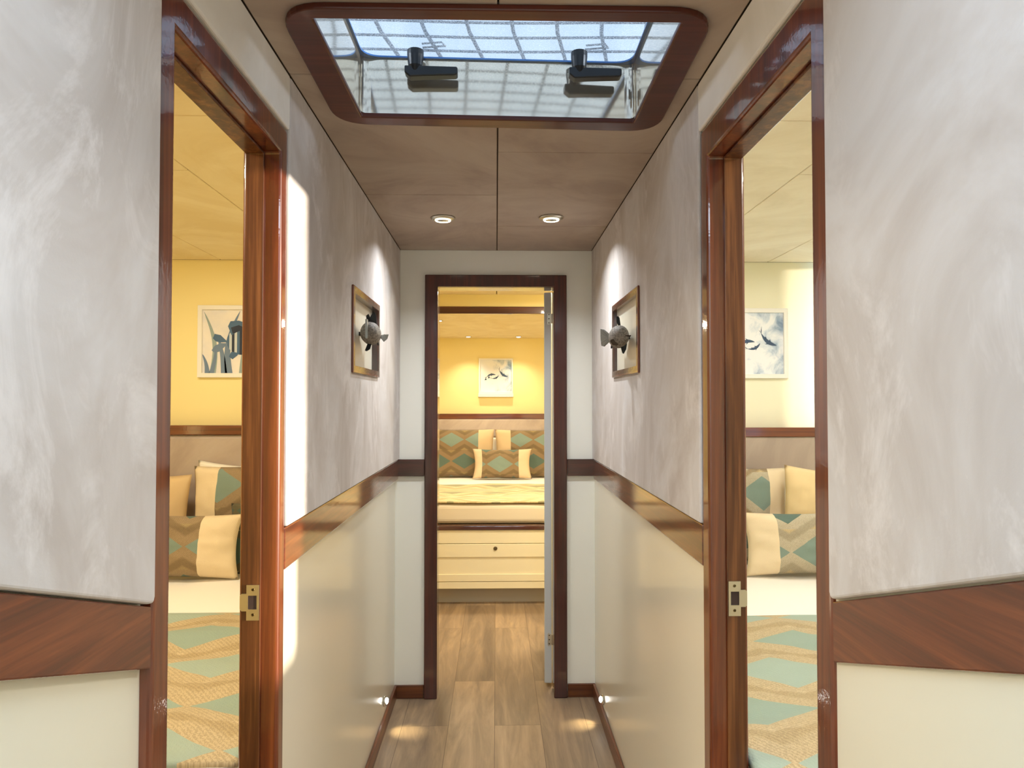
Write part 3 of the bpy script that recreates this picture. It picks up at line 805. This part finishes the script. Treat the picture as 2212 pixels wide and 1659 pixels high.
def picture(x0, x1, z0, z1, yb, kind, label, border=0.021, ledge=False):
    yf = yb - 0.018
    r = root('framed_picture', ((x0 + x1) / 2, yb, z0), label=label, cat='picture', group='framed fish pictures')
    a0, a1, c0, c1 = x0 + border, x1 - border, z0 + border, z1 - border
    if ledge:
        c0 = z0 + 0.052
        border2 = 0.012
        a0, a1, c1 = x0 + 0.013, x1 - 0.013, z1 - 0.013
    make('frame', G().ring('y', [(x0, z0 if not ledge else z0 + .035), (x1, z0 if not ledge else z0 + .035), (x1, z1), (x0, z1)], [(a0, c0), (a1, c0), (a1, c1), (a0, c1)], yf, yb - 0.0005), PICF, r, bevel=0.002)
    if ledge:
        make('lower_rail', G().box(x0 - .004, x1 + .004, yf - .014, yb - .0005, z0, z0 + .0345), PICF, r, bevel=.003)
    g = G()
    yp = yb - 0.006
    f = g.face([g.b.verts.new(p) for p in ((a0 - .002, yp, c0 - .002), (a1 + .002, yp, c0 - .002), (a1 + .002, yp, c1 + .002), (a0 - .002, yp, c1 + .002))])
    Wd, Hd = a1 - a0, c1 - c0
    X = lambda u: a0 + u * Wd
    Z = lambda v: c0 + v * Hd
    if kind == 'koi':
        mats = [CLOUD, INK]
        koi(g, X(.34), Z(.53), math.radians(14), .30 * Wd, -.6, yp - .0006, 1)
        koi(g, X(.72), Z(.53), math.radians(-38), .34 * Wd, .55, yp - .0006, 1)
        koi(g, X(.50), Z(.42), math.radians(24), .24 * Wd, .7, yp - .0006, 1)
        for (u, v) in ((.17, .38), (.27, .44)):
            g.face([g.b.verts.new((X(u + a), yp - .0006, Z(v + b))) for a, b in ((-.03, -.03), (.04, -.02), (.01, .06))])
    else:
        mats = [SEAB, INKD, INKM, INKP, WEED, WEEDB]
        def blade(u0, v0, u1, v1, bow, w, mi):
            g.mi = mi
            pa, pb = [], []
            for i in range(13):
                t = i / 12
                u = u0 + (u1 - u0) * t + bow * math.sin(PI * t); v = v0 + (v1 - v0) * t
                ww = w * (1 - t) ** .6 + .002
                pa.append((X(u - ww), yp - .0004 - mi * .0001, Z(v))); pb.append((X(u + ww), yp - .0004 - mi * .0001, Z(v)))
            for i in range(12):
                g.face([g.b.verts.new(p) for p in (pa[i], pa[i + 1], pb[i + 1], pb[i])])
        for bl in ((.17, 0, .02, .97, .10, .05, 4), (.08, 0, -.0, .3, .02, .04, 5), (.36, 0, .25, .6, .02, .05, 5), (.44, 0, .62, .98, -.10, .06, 5), (.66, 0, .86, .98, -.04, .05, 4), (.84, 0, .95, .8, .05, .06, 4), (.15, 0, .22, .45, .02, .04, 5), (.95, 0, .8, .9, .06, .04, 5)):
            blade(*bl)
        # striped fish: body ellipse cut into bands
        N = 48
        cx_, cz_, ra, rb = .66, .50, .26, .21
        for i in range(N):
            t0, t1 = -1 + 2 * i / N, -1 + 2 * (i + 1) / N
            g.mi = (2, 3, 1, 3, 2, 1, 3, 3, 1, 2, 1, 2)[int((i / N) * 12) % 12]
            h0, h1 = rb * math.sqrt(max(0, 1 - t0 * t0)), rb * math.sqrt(max(0, 1 - t1 * t1))
            g.face([g.b.verts.new((X(cx_ + ra * t), yp - .0012, Z(cz_ + s * h))) for t, s, h in ((t0, -1, h0), (t1, -1, h1), (t1, 1, h1), (t0, 1, h0))])
        def poly(mi, pts, d=.0013):
            g.mi = mi
            g.face([g.b.verts.new((X(u), yp - d, Z(v))) for u, v in pts])
        poly(2, [(.42, .49), (.30, .60), (.20, .62), (.17, .55), (.22, .50), (.30, .485)])
        poly(5, [(.42, .47), (.30, .475), (.20, .43), (.15, .36), (.20, .32), (.28, .34), (.35, .40)])
        poly(2, [(.48, .60), (.42, .74), (.46, .82), (.60, .83), (.76, .78), (.86, .68), (.66, .70)])
        poly(1, [(.50, .62), (.47, .72), (.60, .76), (.72, .71)], .0015)
        poly(2, [(.48, .34), (.44, .26), (.50, .22), (.58, .28), (.60, .32)])
        poly(1, [(.70, .30), (.72, .22), (.80, .24), (.82, .34)])
        g.mi = 3
    o = make('print', g, mats, r)
    uvl = o.data.uv_layers.new(name='UVMap')
    for lp in o.data.loops:
        co = o.data.vertices[lp.vertex_index].co + wloc(r)
        uvl.data[lp.index].uv = ((co.x - a0) / Wd, (co.z - c0) / Hd)
    return r
picture(-1.409, -1.085, 1.410, 1.752, 3.39, 'fish', 'white framed print of a striped blue fish among weeds, in the left cabin')
picture(1.085, 1.402, 1.408, 1.745, 3.39, 'koi', 'white framed print of blue fish under clouds, in the right cabin')
picture(-0.158, 0.150, 1.334, 1.683, 6.4, 'koi', 'small white framed fish print above the bed at the end of the corridor', ledge=True)

# ------------------------------------------------------------------ beds
def cushion(name, w, h, t, loc, rx, ry, rz, mat, label, cat='pillow', group=None, seed=0, pinch=0.06, wrinkle=0.004, sag=0.0):
    g = G(); nx, nz = 30, 24
    uvs = {}
    rows = {1: [], -1: []}
    def P(u, v, s):
        e = 1 - pinch * (1 - v * v) * abs(u) ** 2
        e2 = 1 - pinch * (1 - u * u) * abs(v) ** 2
        x = u * w / 2 * e
        z = v * h / 2 * e2 - sag * (1 - u * u) * (v + 1) / 2
        th = t / 2 * (max(0, 1 - abs(u) ** 3.2) * max(0, 1 - abs(v) ** 3.2)) ** 0.62
        nn = noise.noise(Vector((u * 2.3 + seed, v * 2.3, s * 3 + seed))) * wrinkle * 2 + noise.noise(Vector((u * 6 + seed, v * 5, s * 7 + seed))) * wrinkle
        return Vector((x, s * (th + nn * min(1, th * 60)), z))
    for s in (1, -1):
        for j in range(nz + 1):
            row = []
            for i in range(nx + 1):
                u, v = -1 + 2 * i / nx, -1 + 2 * j / nz
                if s == -1 and (i in (0, nx) or j in (0, nz)):
                    row.append(rows[1][j][i])
                else:
                    vt = g.b.verts.new(P(u, v, s)); uvs[vt] = (u * w / 2, v * h / 2); row.append(vt)
            rows[s].append(row)
    uvl = g.b.loops.layers.uv.new('UVMap')
    for s in (1, -1):
        for j in range(nz):
            for i in range(nx):
                R = rows[s]
                g.face([R[j][i], R[j][i + 1], R[j + 1][i + 1], R[j + 1][i]])
    for f in g.b.faces:
        for l in f.loops:
            l[uvl].uv = uvs[l.vert]
    bmesh.ops.recalc_face_normals(g.b, faces=g.b.faces[:])
    me = bpy.data.meshes.new(name)
    g.b.to_mesh(me); g.b.free()
    me.materials.append(mat)
    for p in me.polygons: p.use_smooth = True
    o = bpy.data.objects.new(name, me); C.objects.link(o)
    o.location = loc
    o.rotation_euler = (rx, ry, rz)
    return tag(o, label, cat, group)

def blanket(name, x0, x1, y0, y1, z, mat, label, fold=0.012, seed=0, nx=60, ny=90, freq=1.0, skew=0.0, edge=0.008):
    g = G()
    uvl = g.b.loops.layers.uv.new('UVMap')
    top, bot, uvs = [], [], {}
    for j in range(ny + 1):
        a, b = [], []
        for i in range(nx + 1):
            u, v = i / nx, j / ny
            x = x0 + (x1 - x0) * u
            y = y0 + (y1 - y0) * v + 0.012 * noise.noise(Vector((x * 4, seed, v * 2)))
            f = noise.noise(Vector((x * 2.2 + seed, (y + skew * x) * 9 * freq, seed * 1.7)))
            f2 = noise.noise(Vector((x * 5 + seed, (y + skew * x) * 22 * freq, seed)))
            env = min(1, (1 - v) * 14) * min(1, v * 14 + .2)
            dz = fold * (f * 1.0 + 0.35 * f2 + 0.6) * env
            dz = max(dz, 0)
            p = g.b.verts.new((x, y, z + edge + dz)); uvs[p] = (x, y)
            q = g.b.verts.new((x, y, z)); uvs[q] = (x, y)
            a.append(p); b.append(q)
        top.append(a); bot.append(b)
    for j in range(ny):
        for i in range(nx):
            g.face([top[j][i], top[j][i + 1], top[j + 1][i + 1], top[j + 1][i]])
            g.face([bot[j][i], bot[j + 1][i], bot[j + 1][i + 1], bot[j][i + 1]])
    for j in range(ny):
        for i in (0, nx):
            g.face([top[j][i], top[j + 1][i], bot[j + 1][i], bot[j][i]])
    for i in range(nx):
        for j in (0, ny):
            g.face([top[j][i], top[j][i + 1], bot[j][i + 1], bot[j][i]])
    for f in g.b.faces:
        for l in f.loops:
            l[uvl].uv = uvs[l.vert]
    return make(name, g, mat, smooth=True, label=label, cat='blanket')

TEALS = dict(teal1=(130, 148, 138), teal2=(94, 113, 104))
TANS = dict(tan=(162, 140, 110), brown=(140, 120, 92), pale=(170, 150, 112))
TANS_DIM = dict(tan=(148, 126, 96), brown=(126, 108, 80), pale=(160, 140, 98))  # same cloth, darkened to carry the weaker light on the far bed
# ---- master bed
ZM = 0.635
bd = root('bed', (0, 5.4, 0), label='built-in cream bed base with drawer and mahogany lip at the end of the corridor', cat='bed')
make('base_front', G().box(-0.80, 0.80, 4.556, 6.25, 0.107, 0.4775), DRAW, bd)
make('upper_panel', G().box(-0.80, 0.80, 4.545, 4.5555, 0.393, 0.4775), DRAW, bd, bevel=.002)
make('lower_panel', G().box(-0.80, 0.80, 4.545, 4.5555, 0.107, 0.150), DRAW, bd, bevel=.002)
dw = make('drawer', G().ring('y', [(-.70, .153), (.70, .153), (.70, .389), (-.70, .389)], [(-.63, .198), (.63, .198), (.63, .306), (-.63, .306)], 4.543, 4.5555).box(-.631, .631, 4.550, 4.5555, .197, .307), DRAW, bd, bevel=.002, label='wide flat drawer with recessed panel')
make('knob', G().lathe((-0.005, 4.5428, .362), (0, -1, 0), [(.012, 0), (.0125, .003), (.009, .006), (.007, .004), (.004, .006), (.001, .007)], 24), NICKEL, dw, smooth=True, label='round metal push-button catch')
make('plinth', G().box(-0.78, 0.78, 4.63, 6.2, 0.0, 0.1065), GREYK, bd, label='grey recessed plinth')
make('top_lip', G().box(-0.81, 0.81, 4.535, 4.60, 0.478, 0.507), WXD, bd, bevel=.006, seg=3, label='glossy mahogany lip')
hb = make('headboard', G().prism('x', [(6.27, .48), (6.27, .99), (6.285, 1.05), (6.315, 1.128), (6.322, 1.137), (6.395, 1.137), (6.395, .48)], -0.51, 0.60), HEADB, bd, bevel=.004, label='beige padded headboard')
g = G().box(-0.50, 0.60, 6.325, 6.396, 1.1375, 1.186)
make('headboard_cap', G().prism('y', [(-.552, 1.10), (-.515, 1.10), (-.513, 1.125), (-.49, 1.1375), (.60, 1.1375), (.60, 1.186), (-.50, 1.186), (-.535, 1.165), (-.552, 1.14)], 6.325, 6.396), WX, hb, bevel=.003, label='curved mahogany cap rail')
g = G().box(-0.79, 0.79, 4.60, 6.265, 0.5075, ZM)
mt = make('mattress', g, MATT, bevel=0.03, seg=4, label='mattress with beige cover on the cream bed base at the corridor end', cat='mattress')
make('bed_sheet', G().box(-0.785, 0.785, 4.64, 6.262, ZM + .0003, ZM + .004), SHEET, bevel=.001, label='white sheet on the bed at the corridor end', cat='sheet')
zt = ZM + .0045
blanket('blanket', -0.80, 0.80, 4.598, 5.56, zt, diamond('throw_pale', P=.30, Sx=.20, hh=.06, oy=.05, teal1=(190, 184, 150), teal2=(160, 154, 122), tan=(226, 206, 160), brown=(206, 182, 136), pale=(240, 224, 184)), 'rumpled pale gold patterned throw across the bed at the corridor end', fold=0.022, seed=3, freq=.9, nx=70, ny=110)
sh1 = diamond('sham_pattern_left', P=.225, Sx=.187, hh=.066, ox=.18, oy=-.112, hi=.165, plain_col=(212, 186, 148), **TANS_DIM, **TEALS)
sh2 = diamond('sham_pattern_right', P=.225, Sx=.187, hh=.066, ox=.194, oy=-.112, lo=-.165, plain_col=(212, 186, 148), **TANS_DIM, **TEALS)
lm = diamond('lumbar_pattern', P=.232, Sx=.175, hh=.072, ox=.136, oy=.011, lo=-.175, hi=.141, plain_col=(226, 202, 168), **TANS_DIM, **TEALS)
rt_ = math.radians
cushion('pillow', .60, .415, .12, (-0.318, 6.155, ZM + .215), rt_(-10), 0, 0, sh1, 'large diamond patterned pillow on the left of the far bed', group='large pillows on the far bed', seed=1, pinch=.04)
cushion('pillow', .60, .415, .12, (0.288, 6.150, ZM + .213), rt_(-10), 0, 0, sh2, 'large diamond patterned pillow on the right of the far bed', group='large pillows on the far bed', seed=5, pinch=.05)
cushion('pillow', .30, .34, .03, (-0.01, 6.225, ZM + .183), rt_(-4), 0, 0, plain('pillow_white', srgb(246, 240, 228), .85), 'plain white pillow showing between the two patterned pillows of the far bed', seed=8)
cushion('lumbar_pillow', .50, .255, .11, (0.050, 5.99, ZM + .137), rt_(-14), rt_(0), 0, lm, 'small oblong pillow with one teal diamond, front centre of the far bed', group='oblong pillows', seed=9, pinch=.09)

# ---- side cabins
ZS = 0.56
for sd, nm in ((-1, 'left'), (1, 'right')):
    a, b = sorted((sd * (.520 if sd < 0 else .5095), sd * 2.0))
    bd = root('bed', (sd * 1.25, 2.4, 0), label='built-in bed base with taupe headboard in the %s cabin' % nm, cat='bed', group='side cabin beds')
    make('base', G().box(a + (.011 if sd > 0 else 0), b, 1.485, 3.32, 0.0005, .36), DRAW, bd, bevel=.003)
    hb = make('headboard', G().prism('x', [(3.325, .30), (3.325, 1.125), (3.335, 1.1425), (3.388, 1.1425), (3.388, .30)], a, b), HEADB, bd, bevel=.003, label='taupe fabric headboard')
    make('headboard_cap', G().box(a, b, 3.318, 3.388, 1.143 - (.012 if sd > 0 else 0), 1.187 - (.012 if sd > 0 else 0)), WX, hb, bevel=.003, label='mahogany cap rail')
    make('mattress', G().box(a, b, (1.43 if sd < 0 else 1.30), 3.315, .361, ZS), SHEET, bevel=.03, seg=4, label='thick white mattress in the %s cabin' % nm, cat='mattress', group='side cabin mattresses')
    y1 = 2.50 if sd < 0 else 2.43
    bm_ = diamond('bedspread_' + nm, P=.34, Sx=.24, hh=.098, ox=(.743 if sd < 0 else -.43), oy=(-1.74 if sd < 0 else -1.67), knit=46,
                  teal1=(148, 166, 154), teal2=(160, 176, 164), tan=(198, 178, 142), brown=(184, 163, 126), pale=(210, 190, 154))
    blanket('blanket', a + .002, b - .002, (1.462 if sd < 0 else 1.32), y1, ZS + .0006, bm_, 'teal and tan diamond bedspread across the foot of the %s cabin bed' % nm, fold=0.022 if sd < 0 else .017, seed=11 + sd * 4, nx=90, ny=120, freq=.72, skew=(.0 if sd < 0 else -.25), edge=.006)
PLT = plain('plain_tan_pillow', srgb(212, 184, 140), .85, bump=(260, .1))
PLT2 = plain('plain_gold_pillow', srgb(226, 200, 152), .85, bump=(260, .1))
PLW = plain('plain_white_pillow', srgb(244, 238, 226), .85, bump=(260, .1))
dpil = diamond('dark_sham', P=.22, Sx=.17, hh=.066, ox=.05, oy=.05, teal1=(84, 104, 92), teal2=(74, 92, 80), tan=(96, 92, 70), brown=(84, 80, 60))
# left cabin
cushion('pillow', .42, .40, .12, (-1.575, 3.20, ZS + .212), rt_(-8), 0, 0, PLT, 'plain tan pillow, furthest left in the left cabin doorway', group='plain pillows', seed=20)
cushion('pillow', .42, .43, .10, (-1.150, 3.205, ZS + .240), rt_(-6), rt_(-2), rt_(-6), diamond('sham_l', P=.25, Sx=.20, hh=.080, ox=.20, oy=-.128, lo=-.085, **TANS, **TEALS), 'square diamond pillow with pale band along its left side, left cabin', seed=22, pinch=.05, wrinkle=.007)
cushion('pillow', .42, .41, .035, (-1.175, 3.298, ZS + .250), rt_(-2), rt_(4), 0, PLW, 'white pillow peeking over the square diamond pillow, left cabin', seed=25, pinch=.08)
cushion('lumbar_pillow', .50, .265, .12, (-1.312, 2.985, ZS + .139), rt_(-10), rt_(1), rt_(3), diamond('lumbar_l', P=.235, Sx=.19, hh=.072, ox=.195, oy=0.0, hi=.095, **TANS, **TEALS), 'oblong diamond pillow with wide pale right end, front of the left cabin bed', group='oblong pillows', seed=27, pinch=.08, wrinkle=.006)
cushion('pillow', .36, .30, .07, (-0.955, 3.080, ZS + .152), rt_(-6), 0, rt_(4), dpil, 'dark green patterned pillow beside the far door post, left cabin', seed=29, pinch=.05)
# right cabin
cushion('pillow', .42, .41, .10, (1.478, 3.125, ZS + .230), rt_(-8), rt_(6), rt_(-4), PLT2, 'plain gold pillow, furthest right in the right cabin doorway', group='plain pillows', seed=31, wrinkle=.007)
cushion('pillow', .42, .43, .08, (1.123, 3.222, ZS + .226), rt_(-5), rt_(2), rt_(4), diamond('sham_r', P=.22, Sx=.20, hh=.08, ox=.031, oy=-.098, hi=.115, tan=(196, 184, 160), **TEALS), 'square teal diamond pillow with white band along its right side, right cabin', seed=33, pinch=.05, wrinkle=.006)
cushion('pillow', .40, .36, .035, (1.40, 3.296, ZS + .232), rt_(-1), 0, 0, PLW, 'white pillow behind the gold pillow, right cabin', seed=35)
cushion('lumbar_pillow', .50, .265, .12, (1.295, 2.985, ZS + .139), rt_(-10), rt_(-1), rt_(-3), diamond('lumbar_r', P=.235, Sx=.19, hh=.072, ox=.073, oy=0.035, lo=-.118, tan=(196, 184, 160), brown=(176, 164, 140), **TEALS), 'oblong diamond pillow with wide pale left end, front of the right cabin bed', group='oblong pillows', seed=37, pinch=.08, wrinkle=.006)
cushion('pillow', .30, .26, .07, (0.930, 3.10, ZS + .132), rt_(-6), 0, 0, dpil, 'dark green patterned pillow beside the far door post, right cabin', seed=39, pinch=.05)
